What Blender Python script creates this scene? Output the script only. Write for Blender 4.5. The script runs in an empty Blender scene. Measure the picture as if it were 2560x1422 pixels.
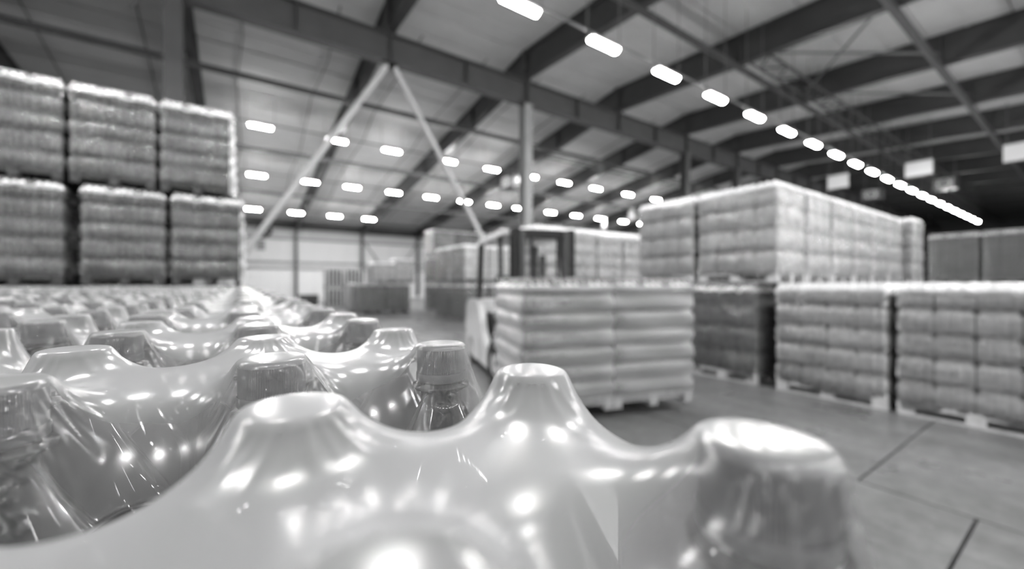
import bpy, math, random
import numpy as np
from mathutils import Vector, Matrix

random.seed(7)
rng = np.random.default_rng(7)
SC = bpy.context.scene
COL = SC.collection
PI = math.pi

# ---------------------------------------------------------------- camera, world, exposure
EYE = 1.50
YAW = math.radians(34.1)
cam_d = bpy.data.cameras.new('camera')
cam = bpy.data.objects.new('camera', cam_d)
COL.objects.link(cam)
cam.location = (0, 0, EYE)
cam.rotation_euler = (PI / 2, 0, -YAW)
cam_d.sensor_width = 36.0
cam_d.lens = 1010 / 2560 * 36.0
cam_d.shift_y = -3 / 2560
cam_d.clip_start = .01
cam_d.clip_end = 400
cam_d.dof.use_dof = True
cam_d.dof.focus_distance = .215
cam_d.dof.aperture_fstop = 4.0
SC.camera = cam

world = bpy.data.worlds.new('world')
SC.world = world
world.use_nodes = True
wb = world.node_tree.nodes['Background']
wb.inputs[0].default_value = (1, 1, 1, 1)
wb.inputs[1].default_value = .3

SC.view_settings.view_transform = 'Standard'
SC.view_settings.look = 'None'
SC.view_settings.exposure = 2.28
SC.view_settings.gamma = 1.0
SC.view_settings.use_curve_mapping = False
SC.cycles.max_bounces = 8
SC.cycles.diffuse_bounces = 3
SC.cycles.glossy_bounces = 3
SC.cycles.transmission_bounces = 4
SC.cycles.transparent_max_bounces = 18
SC.cycles.sample_clamp_indirect = 4.0
SC.cycles.caustics_reflective = False
SC.cycles.caustics_refractive = False
LAMP = 52.0        # radiance of the strip lights

# ---------------------------------------------------------------- materials
def new_mat(name):
    m = bpy.data.materials.new(name)
    m.use_nodes = True
    nt = m.node_tree
    return m, nt, nt.nodes['Principled BSDF']

def grey(name, v, rough=.6, spec=.4, var=0.0, nscale=4.0, bump=0.0, bscale=30.0, coat=0.0, metal=0.0, obvar=0.0):
    m, nt, b = new_mat(name)
    b.inputs['Base Color'].default_value = (v, v, v, 1)
    b.inputs['Roughness'].default_value = rough
    b.inputs['Specular IOR Level'].default_value = spec
    b.inputs['Metallic'].default_value = metal
    if coat:
        b.inputs['Coat Weight'].default_value = coat
        b.inputs['Coat Roughness'].default_value = .15
    N = nt.nodes
    L = nt.links
    last = None
    if var:
        tc = N.new('ShaderNodeTexCoord')
        no = N.new('ShaderNodeTexNoise')
        no.inputs['Scale'].default_value = nscale
        no.inputs['Detail'].default_value = 5
        L.new(tc.outputs['Object'], no.inputs['Vector'])
        mr = N.new('ShaderNodeMapRange')
        mr.inputs[1].default_value = .3
        mr.inputs[2].default_value = .7
        mr.inputs[3].default_value = v * (1 - var)
        mr.inputs[4].default_value = v * (1 + var)
        L.new(no.outputs['Fac'], mr.inputs[0])
        last = mr.outputs[0]
    if obvar:
        oi = N.new('ShaderNodeObjectInfo')
        m2 = N.new('ShaderNodeMapRange')
        m2.inputs[3].default_value = 1 - obvar
        m2.inputs[4].default_value = 1 + obvar
        L.new(oi.outputs['Random'], m2.inputs[0])
        mu = N.new('ShaderNodeMath')
        mu.operation = 'MULTIPLY'
        L.new(m2.outputs[0], mu.inputs[0])
        if last:
            L.new(last, mu.inputs[1])
        else:
            mu.inputs[1].default_value = v
        last = mu.outputs[0]
    if last:
        L.new(last, b.inputs['Base Color'])
    if bump:
        tc = N.new('ShaderNodeTexCoord')
        no = N.new('ShaderNodeTexNoise')
        no.inputs['Scale'].default_value = bscale
        no.inputs['Detail'].default_value = 3
        L.new(tc.outputs['Object'], no.inputs['Vector'])
        bp = N.new('ShaderNodeBump')
        bp.inputs['Strength'].default_value = bump
        bp.inputs['Distance'].default_value = .02
        L.new(no.outputs['Fac'], bp.inputs['Height'])
        L.new(bp.outputs[0], b.inputs['Normal'])
    return m

M = {}
M['roof'] = grey('roof_liner', .54, .7, .3, var=.08, nscale=.6)
M['steel'] = grey('grey_painted_steel', .055, .5, .4, var=.1, nscale=1.5)
M['steel_mid'] = grey('mid_grey_steel', .16, .5, .4)
M['column'] = grey('column_paint', .24, .45, .4, var=.1, nscale=2)
M['brace'] = grey('pale_brace_paint', .45, .4, .4)
M['wall'] = grey('pale_cladding', .50, .6, .3, var=.04, nscale=.5)
M['wall_top'] = grey('grey_upper_cladding', .36, .6, .3, var=.05, nscale=.5)
M['wall_low'] = grey('white_lower_cladding', .66, .6, .3, var=.04, nscale=.5)
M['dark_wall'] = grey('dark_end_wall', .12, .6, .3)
M['black'] = grey('black_rubber', .018, .6, .3)
M['dark'] = grey('dark_grey_paint', .05, .4, .5)
M['white'] = grey('white_paint', .72, .4, .4)
M['forklift'] = grey('pale_truck_paint', .68, .3, .5, coat=.5)
M['wood'] = grey('pallet_wood', .34, .7, .2, var=.25, nscale=12, bump=.3)
M['wood_dark'] = grey('dark_pallet_wood', .07, .8, .2, var=.25, nscale=12)
M['wood_pale'] = grey('pale_pallet_wood', .55, .7, .2, var=.2, nscale=12, bump=.3)
M['sheet'] = grey('card_layer_sheet', .30, .8, .2)
M['pack_pale'] = grey('pale_bottle_pack', .88, .22, .6, var=.16, nscale=9, obvar=.16, bump=.25, bscale=16, coat=.6)
M['pack_white'] = grey('white_bottle_pack', .9, .25, .6, var=.2, nscale=12, obvar=.1, bump=.4, bscale=26, coat=.6)
M['pack_mid'] = grey('mid_bottle_pack', .13, .16, .7, var=.5, nscale=7, obvar=.5, bump=.6, bscale=22, coat=.8)
M['pack_dark'] = grey('dark_bottle_pack', .20, .2, .7, var=.3, nscale=10, obvar=.3, bump=.3, bscale=16, coat=.8)
M['pack_grey'] = grey('grey_carton_pack', .22, .45, .5, var=.15, nscale=8, obvar=.1)
M['cap'] = grey('bottle_cap_plastic', .13, .38, .5)

# clear dark bottle
def bottle_mat():
    m, nt, b = new_mat('clear_bottle')
    b.inputs['Base Color'].default_value = (.03, .03, .03, 1)
    b.inputs['Roughness'].default_value = .05
    b.inputs['IOR'].default_value = 1.45
    b.inputs['Transmission Weight'].default_value = .15
    b.inputs['Specular IOR Level'].default_value = .5
    b.inputs['Coat Weight'].default_value = .0
    b.inputs['Coat Roughness'].default_value = .03
    return m
M['bottle'] = bottle_mat()
M['far_bottle'] = grey('dark_far_bottle', .14, .15, .7)

def film_mat(name, base_haze, use_attr, rough=.17, bump=.0, alb=.54, gloss=.70):
    """thin shrink film: hazy white scatter, more of it the flatter one looks along the sheet, under a soft gloss"""
    m, nt, b = new_mat(name)
    N, L = nt.nodes, nt.links
    N.remove(b)
    out = N['Material Output']
    tr = N.new('ShaderNodeBsdfTransparent')
    tr.inputs[0].default_value = (.93, .93, .93, 1)
    di = N.new('ShaderNodeBsdfDiffuse')
    di.inputs[0].default_value = (alb, alb, alb, 1)
    tl = N.new('ShaderNodeBsdfTranslucent')
    tl.inputs[0].default_value = (alb, alb, alb, 1)
    dm = N.new('ShaderNodeMixShader')
    dm.inputs[0].default_value = .35
    L.new(di.outputs[0], dm.inputs[1])
    L.new(tl.outputs[0], dm.inputs[2])
    lw = N.new('ShaderNodeLayerWeight')
    lw.inputs['Blend'].default_value = .5
    mr = N.new('ShaderNodeMapRange')
    mr.inputs[1].default_value = 0
    mr.inputs[2].default_value = .9
    mr.inputs[3].default_value = .42
    mr.inputs[4].default_value = 1.6
    L.new(lw.outputs['Facing'], mr.inputs[0])
    mu = N.new('ShaderNodeMath')
    mu.operation = 'MULTIPLY'
    mu.use_clamp = True
    L.new(mr.outputs[0], mu.inputs[0])
    if use_attr:
        at = N.new('ShaderNodeAttribute')
        at.attribute_name = 'haze'
        L.new(at.outputs['Fac'], mu.inputs[1])
    else:
        mu.inputs[1].default_value = base_haze
    mx = N.new('ShaderNodeMixShader')
    L.new(mu.outputs[0], mx.inputs[0])
    L.new(tr.outputs[0], mx.inputs[1])
    L.new(dm.outputs[0], mx.inputs[2])
    gl = N.new('ShaderNodeBsdfGlossy')
    gl.inputs['Color'].default_value = (1, 1, 1, 1)
    gl.inputs['Roughness'].default_value = rough
    fr = N.new('ShaderNodeFresnel')
    fr.inputs['IOR'].default_value = 1.55
    mg = N.new('ShaderNodeMixShader')
    gm_ = N.new('ShaderNodeMath')
    gm_.operation = 'MULTIPLY'
    gm_.inputs[1].default_value = gloss
    L.new(fr.outputs[0], gm_.inputs[0])
    L.new(gm_.outputs[0], mg.inputs[0])
    L.new(mx.outputs[0], mg.inputs[1])
    L.new(gl.outputs[0], mg.inputs[2])
    L.new(mg.outputs[0], out.inputs['Surface'])
    if use_attr:
        # clear film lies in small wrinkles on the bottles' shoulders
        tc = N.new('ShaderNodeTexCoord')
        no = N.new('ShaderNodeTexNoise')
        no.inputs['Scale'].default_value = 130
        no.inputs['Detail'].default_value = 2
        no.inputs['Distortion'].default_value = 1.2
        L.new(tc.outputs['Object'], no.inputs['Vector'])
        r1 = N.new('ShaderNodeMapRange')
        r1.inputs[1].default_value = .5
        r1.inputs[2].default_value = .72
        L.new(no.outputs['Fac'], r1.inputs[0])
        r2 = N.new('ShaderNodeMapRange')
        r2.inputs[1].default_value = .24
        r2.inputs[2].default_value = .38
        r2.inputs[3].default_value = .55
        r2.inputs[4].default_value = 0
        L.new(at.outputs['Fac'], r2.inputs[0])
        bp = N.new('ShaderNodeBump')
        bp.inputs['Distance'].default_value = .004
        L.new(r2.outputs[0], bp.inputs['Strength'])
        L.new(r1.outputs[0], bp.inputs['Height'])
        L.new(bp.outputs[0], gl.inputs['Normal'])
    if bump:
        tc = N.new('ShaderNodeTexCoord')
        no = N.new('ShaderNodeTexNoise')
        no.inputs['Scale'].default_value = 5
        no.inputs['Detail'].default_value = 4
        mp = N.new('ShaderNodeMapping')
        mp.inputs['Scale'].default_value = (1, 1, 5)
        L.new(tc.outputs['Object'], mp.inputs[0])
        L.new(mp.outputs[0], no.inputs['Vector'])
        bp = N.new('ShaderNodeBump')
        bp.inputs['Strength'].default_value = bump
        bp.inputs['Distance'].default_value = .05
        L.new(no.outputs['Fac'], bp.inputs['Height'])
        L.new(bp.outputs[0], gl.inputs['Normal'])
        L.new(bp.outputs[0], fr.inputs['Normal'])
    return m
M['film'] = film_mat('shrink_film', .8, True, .19)
M['stretch'] = film_mat('stretch_film', .19, False, .12, bump=.5, alb=.9, gloss=1.0)
M['cover'] = film_mat('milky_lit_cover_film', 1.5, False, .25, alb=.9)  # overlapped film, whitened further for roof light its top edges catch
M['stretch_milky'] = film_mat('milky_stretch_film', .55, False, .2, bump=.5, alb=.8, gloss=1.0)

def lamp_mat():
    m, nt, b = new_mat('lamp_diffuser')
    b.inputs['Base Color'].default_value = (.9, .9, .9, 1)
    b.inputs['Emission Color'].default_value = (1, 1, 1, 1)
    b.inputs['Emission Strength'].default_value = LAMP
    return m
M['lamp'] = lamp_mat()

def floor_mat():
    m, nt, b = new_mat('worn_concrete')
    N, L = nt.nodes, nt.links
    ge = N.new('ShaderNodeNewGeometry')
    def noise(scale, det, lo, hi, a, c, stretch=None):
        n = N.new('ShaderNodeTexNoise')
        n.inputs['Scale'].default_value = scale
        n.inputs['Detail'].default_value = det
        n.inputs['Roughness'].default_value = .6
        if stretch:
            mp = N.new('ShaderNodeMapping')
            mp.inputs['Scale'].default_value = stretch
            L.new(ge.outputs['Position'], mp.inputs[0])
            L.new(mp.outputs[0], n.inputs['Vector'])
        else:
            L.new(ge.outputs['Position'], n.inputs['Vector'])
        r = N.new('ShaderNodeMapRange')
        r.inputs[1].default_value = lo
        r.inputs[2].default_value = hi
        r.inputs[3].default_value = a
        r.inputs[4].default_value = c
        L.new(n.outputs['Fac'], r.inputs[0])
        return r.outputs[0]
    def mul(p, q):
        k = N.new('ShaderNodeMath')
        k.operation = 'MULTIPLY'
        L.new(p, k.inputs[0])
        L.new(q, k.inputs[1])
        return k.outputs[0]
    c = mul(noise(.7, 6, .3, .7, 0.145, .225), noise(9, 8, .3, .7, .78, 1.15))
    c = mul(c, noise(3, 5, .3, .62, .8, 1.08, (1.2, .35, 1)))
    sp = noise(5, 3, .69, .73, 1.0, 1.75)
    c = mul(c, sp)
    L.new(c, b.inputs['Base Color'])
    L.new(noise(1.6, 5, .3, .7, .22, .5), b.inputs['Roughness'])
    b.inputs['Specular IOR Level'].default_value = .5
    return m
M['floor'] = floor_mat()

# ---------------------------------------------------------------- mesh helpers
class MB:
    def __init__(s):
        s.v = []
        s.f = []
        s.m = []
        s.sm = []
    def add(s, vs, fs, mi=0, smooth=False, xf=None):
        o = len(s.v)
        if xf is not None:
            vs = [tuple(xf @ Vector(q)) for q in vs]
        s.v += [tuple(q) for q in vs]
        for f in fs:
            s.f.append(tuple(i + o for i in f))
            s.m.append(mi)
            s.sm.append(smooth)
        return s
    def box(s, c, d, mi=0, xf=None, taper=1.0):
        x, y, z = c
        a, b, h = d[0] / 2, d[1] / 2, d[2] / 2
        t = taper
        vs = [(x - a, y - b, z - h), (x + a, y - b, z - h), (x + a, y + b, z - h), (x - a, y + b, z - h),
              (x - a * t, y - b * t, z + h), (x + a * t, y - b * t, z + h), (x + a * t, y + b * t, z + h), (x - a * t, y + b * t, z + h)]
        fs = [(3, 2, 1, 0), (4, 5, 6, 7), (0, 1, 5, 4), (1, 2, 6, 5), (2, 3, 7, 6), (3, 0, 4, 7)]
        return s.add(vs, fs, mi, False, xf)
    def bar(s, p, q, w, h, mi=0, up=(0, 0, 1)):
        p, q, up = Vector(p), Vector(q), Vector(up)
        d = (q - p)
        n = d.normalized()
        sd = n.cross(up).normalized()
        u2 = sd.cross(n).normalized()
        vs = []
        for e in (p, q):
            for a, b in ((-1, -1), (1, -1), (1, 1), (-1, 1)):
                vs.append(e + sd * (a * w / 2) + u2 * (b * h / 2))
        fs = [(0, 1, 2, 3), (7, 6, 5, 4), (0, 4, 5, 1), (1, 5, 6, 2), (2, 6, 7, 3), (3, 7, 4, 0)]
        return s.add(vs, fs, mi)
    def ibeam(s, p, q, depth, width, tf=.025, tw=.015, mi=0, up=(0, 0, 1)):
        """p, q: axis at mid depth"""
        p, q = Vector(p), Vector(q)
        n = (q - p).normalized()
        sd = n.cross(Vector(up)).normalized()
        u2 = sd.cross(n).normalized()
        o = u2 * (depth / 2 - tf / 2)
        s.bar(p + o, q + o, width, tf, mi, up)
        s.bar(p - o, q - o, width, tf, mi, up)
        s.bar(p, q, tw, depth - 2 * tf, mi, up)
        return s
    def tube(s, p, q, r, n=10, mi=0, r2=None):
        p, q = Vector(p), Vector(q)
        d = (q - p).normalized()
        a = d.orthogonal().normalized()
        b = d.cross(a)
        r2 = r if r2 is None else r2
        vs = []
        for e, rr in ((p, r), (q, r2)):
            for k in range(n):
                t = 2 * PI * k / n
                vs.append(e + a * (rr * math.cos(t)) + b * (rr * math.sin(t)))
        fs = [(k, (k + 1) % n, n + (k + 1) % n, n + k) for k in range(n)]
        s.add(vs, fs, mi, True)
        s.add(vs, [tuple(range(n))[::-1], tuple(range(n, 2 * n))], mi)
        return s
    def lathe(s, prof, n=16, c=(0, 0), mi=0, smooth=True, xf=None, rib=0, cap0=False, cap1=False):
        vs = []
        for (r, z) in prof:
            for k in range(n):
                t = 2 * PI * k / n
                rr = r - (rib if (k % 2 and rib) else 0)
                vs.append((c[0] + rr * math.cos(t), c[1] + rr * math.sin(t), z))
        fs = []
        for i in range(len(prof) - 1):
            for k in range(n):
                fs.append((i * n + k, i * n + (k + 1) % n, (i + 1) * n + (k + 1) % n, (i + 1) * n + k))
        s.add(vs, fs, mi, smooth, xf)
        if cap0:
            s.add(vs[:n], [tuple(range(n))[::-1]], mi, False, xf)
        if cap1:
            s.add(vs[-n:], [tuple(range(n))], mi, False, xf)
        return s
    def prism(s, poly, x0, x1, mi=0, xf=None):
        """poly in (y, z), extruded along x"""
        n = len(poly)
        vs = [(x0, y, z) for y, z in poly] + [(x1, y, z) for y, z in poly]
        fs = [tuple(range(n))[::-1], tuple(range(n, 2 * n))]
        fs += [(k, (k + 1) % n, n + (k + 1) % n, n + k) for k in range(n)]
        return s.add(vs, fs, mi, False, xf)
    def mesh(s, name, mats):
        me = bpy.data.meshes.new(name)
        me.from_pydata(s.v, [], s.f)
        for k in (mats if isinstance(mats, (list, tuple)) else [mats]):
            me.materials.append(k)
        me.polygons.foreach_set('material_index', s.m)
        me.polygons.foreach_set('use_smooth', s.sm)
        me.update()
        return me

def obj(name, me, parent=None, loc=(0, 0, 0), rot=(0, 0, 0), scale=None):
    o = bpy.data.objects.new(name, me)
    COL.objects.link(o)
    o.location = loc
    o.rotation_euler = rot
    if scale:
        o.scale = scale
    if parent:
        o.parent = parent
    return o

def tag(o, label=None, cat=None, group=None, kind=None):
    if label:
        o['label'] = label
    if cat:
        o['category'] = cat
    if group:
        o['group'] = group
    if kind:
        o['kind'] = kind
    return o

def thing(name, label, cat, loc=(0, 0, 0), rz=0, group=None):
    o = bpy.data.objects.new(name, None)
    COL.objects.link(o)
    o.location = loc
    o.rotation_euler = (0, 0, rz)
    o.empty_display_size = .1
    return tag(o, label, cat, group)

def struct(name, me, label=None, loc=(0, 0, 0), rot=(0, 0, 0)):
    o = obj(name, me, None, loc, rot)
    return tag(o, label, None, None, 'structure')

ORD = ['', 'first', 'second', 'third', 'fourth', 'fifth', 'sixth', 'seventh', 'eighth', 'ninth', 'tenth', 'eleventh', 'twelfth',
       'thirteenth', 'fourteenth', 'fifteenth', 'sixteenth', 'seventeenth', 'eighteenth', 'nineteenth', 'twentieth']
TENS = {20: 'twenty', 30: 'thirty', 40: 'forty', 50: 'fifty'}
def ordinal(n):
    if n <= 20:
        return ORD[n]
    t = n // 10 * 10
    return TENS[t][:-1] + 'ieth' if n == t else TENS[t] + '-' + ORD[n - t]

# ---------------------------------------------------------------- building shell
RV = 14.7                       # ridge line runs along x at this y
RZ = EYE + 10.4                 # roof underside at the ridge
SL, SR = .149, .06              # slopes of the far and the near roof plane
WV = 44.0                       # far side wall
X0, X1 = -19.8, 89.9
Y0 = -13.0
def roof_z(y):
    return RZ - SL * (y - RV) if y >= RV else RZ - SR * (RV - y)

fl = MB()
fl.box(((X0 + X1) / 2, (Y0 + WV) / 2, -.16), (X1 - X0, WV - Y0, .2))
floor = struct('floor', fl.mesh('floor', M['floor']), 'worn grey concrete warehouse floor')
# cast slabs laid on it, with open joints
sx, sy = 3.9, 3.2
slab_me = MB().box((0, 0, -.03), (sx - .022, sy - .018, .06)).mesh('slab', M['floor'])
for i in range(-1, 9):
    for j in range(-1, 11):
        obj('slab', slab_me, floor, ((i + .5) * sx, .47 + .6 * (i % 2) + (j + .5) * sy, random.uniform(-.003, 0)))

# far side wall: cladding panels between rails
wl = MB()
wl.box(((X0 + X1) / 2, WV + .15, 3.8), (X1 - X0, .1, 7.6))
wall = struct('wall_far_side', wl.mesh('wall_far_side', M['wall']), 'pale clad long side wall at the back')
pan_low = MB().box((0, 0, 1.45), (1.5, .06, 2.88)).box((-.74, -.035, 1.45), (.03, .03, 2.88)).mesh('cladding_panel', M['wall_low'])
pan_mid = MB().box((0, 0, 0), (1.5, .05, 2.74)).box((-.74, -.03, 0), (.03, .03, 2.74)).mesh('cladding_panel', M['wall'])
pan_top = MB().box((0, 0, 0), (1.5, .05, 1.5)).box((-.74, -.03, 0), (.03, .03, 1.5)).mesh('cladding_panel', M['wall_top'])
x = -1.5
while x < 40:
    obj('cladding_panel', pan_low, wall, (x + .76, WV + .07, 0))
    obj('cladding_panel', pan_mid, wall, (x + .76, WV + .07, 4.30))
    obj('cladding_panel', pan_top, wall, (x + .76, WV + .07, 6.48))
    x += 1.525
for z, h in ((2.9, .10), (5.75, .2), (3.5, .12)):
    obj('wall_rail', MB().box((20, WV - .05, z), (64, .14, h)).mesh('wall_rail', M['steel_mid']), wall)
obj('eave_beam', MB().ibeam((X0, WV - .25, 7.02), (X1, WV - .25, 7.02), .62, .3).mesh('eave_beam', M['steel']), wall)
pm = MB().ibeam((0, 0, 0), (0, 0, 6.7), .35, .22, .02, .012, 0, (0, 1, 0)).mesh('wall_post', M['steel'])
for k in range(-1, 9):
    obj('wall_post', pm, wall, (4.6 + 6.1 * k, WV - .22, 0))
br = MB()
br.tube((16.7, WV - .15, 5.9), (12.6, WV - .15, .2), .06)
br.tube((10.9, WV - .15, 5.9), (15.0, WV - .15, .2), .06)
obj('wall_bracing', br.mesh('wall_bracing', M['steel_mid']), wall)

# far end wall
ew = MB()
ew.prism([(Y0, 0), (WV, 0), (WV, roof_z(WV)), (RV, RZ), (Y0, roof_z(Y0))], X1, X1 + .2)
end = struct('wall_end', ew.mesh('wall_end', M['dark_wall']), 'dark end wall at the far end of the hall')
for z in (3.0, 6.0):
    obj('wall_rail', MB().box((X1 - .1, (Y0 + WV) / 2, z), (.2, WV - Y0, .3)).mesh('wall_rail', M['steel']), end)

# the two sides of the hall behind the lens
nw = MB().box(((X0 + X1) / 2, Y0 - .1, 6.2), (X1 - X0, .2, 12.4))
near_wall = struct('wall_near_side', nw.mesh('wall_near_side', M['wall_low']), 'pale clad long side wall behind the lens')
for z in (2.9, 5.75, 8.6):
    obj('wall_rail', MB().box(((X0 + X1) / 2, Y0 + .07, z), (X1 - X0, .14, .2)).mesh('wall_rail', M['steel_mid']), near_wall)
for k in range(-3, 15):
    obj('wall_post', MB().ibeam((-1.5 + 6.1 * k, Y0 + .2, 0), (-1.5 + 6.1 * k, Y0 + .2, 9.6), .35, .22, .02, .012, 0, (0, 1, 0)).mesh('wall_post', M['steel']), near_wall)
lw_ = MB()
lw_.prism([(Y0, 0), (WV, 0), (WV, roof_z(WV) + .1), (RV, RZ + .1), (Y0, roof_z(Y0) + .1)], X0 - .2, X0)
left_wall = struct('wall_left_end', lw_.mesh('wall_left_end', M['wall_low']), 'pale clad end wall beyond the left stacks')
for z in (2.9, 5.75):
    obj('wall_rail', MB().box((X0 + .07, (Y0 + WV) / 2, z), (.14, WV - Y0, .2)).mesh('wall_rail', M['steel_mid']), left_wall)

# roof: two planes of liner panels
def roof_plane(name, ya, yb, label):
    za, zb = roof_z(ya), roof_z(yb)
    base = MB()
    base.prism([(ya, za + .10), (yb, zb + .10), (yb, zb + .22), (ya, za + .22)], X0, X1)
    o = struct(name, base.mesh(name, M['steel']), label)
    n = max(1, round((yb - ya) / 2.1))
    dy = (yb - ya) / n
    sl = (zb - za) / (yb - ya)
    pl = MB()
    g = .02
    for a, b_ in ((0, 1),):
        pl.prism([(g, g * sl), (dy - g, (dy - g) * sl), (dy - g, (dy - g) * sl + .09), (g, g * sl + .09)], -3.03, 3.03)
        pl.box((0, dy * .5, dy * .5 * sl - .012), (6.06, .05, .03))
    pm_ = pl.mesh('roof_panel', M['roof'])
    bays = [-1.5 + 6.1 * k for k in range(-3, 15)]
    for b_ in bays:
        for j in range(n):
            y = ya + j * dy
            obj('roof_panel', pm_, o, (b_ + 3.05, y, roof_z(y) if y > ya else za))
    return o
ceil_far = roof_plane('ceiling', RV, WV + .2, 'pale lined roof slope falling to the far side wall')
ceil_near = roof_plane('ceiling', Y0, RV, 'pale lined roof slope over the aisle')

# rafters: one I-section per frame and slope
RD = 1.05
for k in range(-3, 15):
    x = -1.5 + 6.1 * k
    r = MB()
    r.ibeam((x, RV + .05, RZ - .55), (x, WV, roof_z(WV) - .50), RD, .30, .03, .02)
    for y in (19.6, 26.6, 34.0):
        r.box((x, y, roof_z(y) - .62), (.30, .12, .95))
    obj('rafter', r.mesh('rafter', M['steel']), ceil_far)
    r = MB()
    r.ibeam((x, RV - .05, RZ - .62), (x, Y0, roof_z(Y0) - .55), 1.18, .34, .03, .02)
    for y in (8.3, 3.7, -1.0):
        r.box((x, y, roof_z(y) - .6), (.34, .05, 1.1))
    obj('rafter', r.mesh('rafter', M['steel']), ceil_near)

# long struts along the building, lattice girders in some bays
for y, dz, h in ((19.6, 1.30, .22), (26.5, 1.20, .24), (33.6, 1.15, .2), (39.5, 1.0, .16)):
    obj('strut', MB().bar((X0, y, roof_z(y) - dz), (X1, y, roof_z(y) - dz), .12, h).mesh('strut', M['steel']), ceil_far)
for y, dz, h in ((8.3, 1.38, .2), (3.7, 1.32, .3), (-1.2, 1.2, .25)):
    obj('strut', MB().bar((X0, y, roof_z(y) - dz), (X1, y, roof_z(y) - dz), .14, h).mesh('strut', M['steel']), ceil_near)
def lattice(x0, x1, y, z, parent, d=.5):
    g = MB()
    for dy in (-.35, .35):
        g.bar((x0, y + dy, z), (x1, y + dy, z), .07, .07)
    n = 8
    for k in range(n):
        a = x0 + (x1 - x0) * k / n
        b_ = x0 + (x1 - x0) * (k + 1) / n
        s_ = 1 if k % 2 else -1
        g.bar((a, y + .35 * s_, z), (b_, y - .35 * s_, z), .045, .045)
    obj('lattice_girder', g.mesh('lattice_girder', M['steel']), parent)
for a in (16.8, 22.9, 29.0):
    lattice(a, a + 6.1, 20.6, roof_z(20.6) - 1.15, ceil_far)
for a in (16.8, 22.9, 29.0, 35.1, 41.2):
    lattice(a, a + 6.1, 7.6, roof_z(7.6) - 1.25, ceil_near)
# roof bracing rods
for (a, b_) in [((16.8, 8.3), (22.9, 3.7)), ((22.9, 8.3), (16.8, 3.7)), ((10.7, 8.3), (16.8, 3.7)), ((22.9, 8.3), (29, 3.7))]:
    obj('bracing_rod', MB().tube((a[0], a[1], roof_z(a[1]) - .7), (b_[0], b_[1], roof_z(b_[1]) - .7), .045, 8).mesh('bracing_rod', M['steel_mid']), ceil_near)
# thin sag rods running down the far slope between the frames
for k in range(-2, 7):
    for f in (.25, .75):
        x = -1.5 + 6.1 * (k + f)
        pts = []
        sg = MB()
        prev = None
        for t in range(9):
            y = RV + 1 + t * 3.2
            p = (x + .12 * math.sin(t * 2.1 + k), y, roof_z(y) - .16 - .05 * (t % 2))
            if prev:
                sg.tube(prev, p, .032, 6)
            prev = p
        obj('sag_rod', sg.mesh('sag_rod', M['steel_mid']), ceil_far)

# ridge girder on columns
BD = 1.04
bz = EYE + 8.0 + BD / 2
gm = MB().ibeam((X0, RV, bz), (X1, RV, bz), BD, .42, .04, .025)
x = -1.5 - 6.1 * 2
while x < 88:
    gm.box((x + 3.05 * 0, RV, bz), (.05, .40, BD - .08))
    x += 6.1
    gm.box((x - 3.05, RV, bz), (.03, .40, BD - .08))
girder = struct('ridge_girder', gm.mesh('ridge_girder', M['steel']), 'deep dark steel girder crossing the hall under the ridge')
cols = [-13.7, -1.5, 10.7, 22.9, 29.0, 35.1, 47.3, 59.5, 71.7]
for i, x in enumerate(cols):
    c = MB()
    c.ibeam((x, RV, .03), (x, RV, EYE + 8.0), .45, .42, .03, .02, 0, (0, 1, 0))
    c.box((x, RV, .015), (.6, .6, .03))
    c.box((x, RV, .35), (.56, .56, .6))
    lab = {-1.5: 'steel column rising behind the tall left stack', 10.7: 'pale steel column beside the diagonal brace, mid hall',
           22.9: 'dark steel column right of the pale one, behind stacks', 29.0: 'fourth column along the girder, above the right stack'}.get(x)
    struct('column', c.mesh('column', M['column'] if x == 10.7 else M['steel']), lab or 'steel column of the ridge girder, %s along' % ordinal(i + 1))
stub = MB().ibeam((0, 0, 0), (0, 0, 1.36), .34, .3, .025, .02, 0, (1, 0, 0)).mesh('girder_post', M['steel'])
x = -13.7
while x < 80:
    obj('girder_post', stub, girder, (x, RV, EYE + 8.0 + BD))
    x += 6.1
# inverted V bracing between the first two columns
for s_, lab in ((-1.5, 'long pale diagonal brace leaning left to column foot'), (10.7, 'long pale diagonal brace leaning right to column foot')):
    b_ = MB().tube((4.6 + (.15 if s_ > 0 else -.15), RV, EYE + 7.9), (s_ + (-.3 if s_ > 0 else .3), RV, .25), .105, 14)
    b_.box((4.6, RV, EYE + 7.92), (.5, .05, .3))
    struct('brace', b_.mesh('brace', M['brace']), lab)

# ---------------------------------------------------------------- strip lights
LL = .94
hous = MB().box((0, 0, .07), (LL + .1, .197, .06)).box((0, 0, .12), (LL, .12, .05)).mesh('housing', M['white'])
diff = MB()
prof = []
for k in range(9):
    t = PI * k / 8
    prof.append((-.11 * math.cos(t), .04 - .09 * math.sin(t)))
diff.prism(prof, -LL / 2, LL / 2)
diff_me = diff.mesh('diffuser', M['lamp'])
rodm = {}
def strip_light(x, y, z, label, group):
    t = thing('ceiling_light', label, 'light', (x, y, z), 0, group)
    obj('housing', hous, t)
    obj('diffuser', diff_me, t)
    h = round(roof_z(y) - z - .14, 2)
    if h not in rodm:
        rodm[h] = MB().tube((0, 0, .14), (0, 0, .14 + h), .012, 6).mesh('suspension_rod', M['steel_mid'])
    obj('suspension_rod', rodm[h], t, (-.6, 0, 0))
    obj('suspension_rod', rodm[h], t, (.6, 0, 0))
VL = 7.40
for k in range(-6, 22):  # lamps out of view at the near end are added to brighten stack sides
    x = (.707 + .362 * k) * VL
    strip_light(x, VL, EYE + .838 * VL, 'strip light over the aisle, %s from the near end of its row' % ordinal(k + 7), 'strip lights over the aisle')
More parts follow.
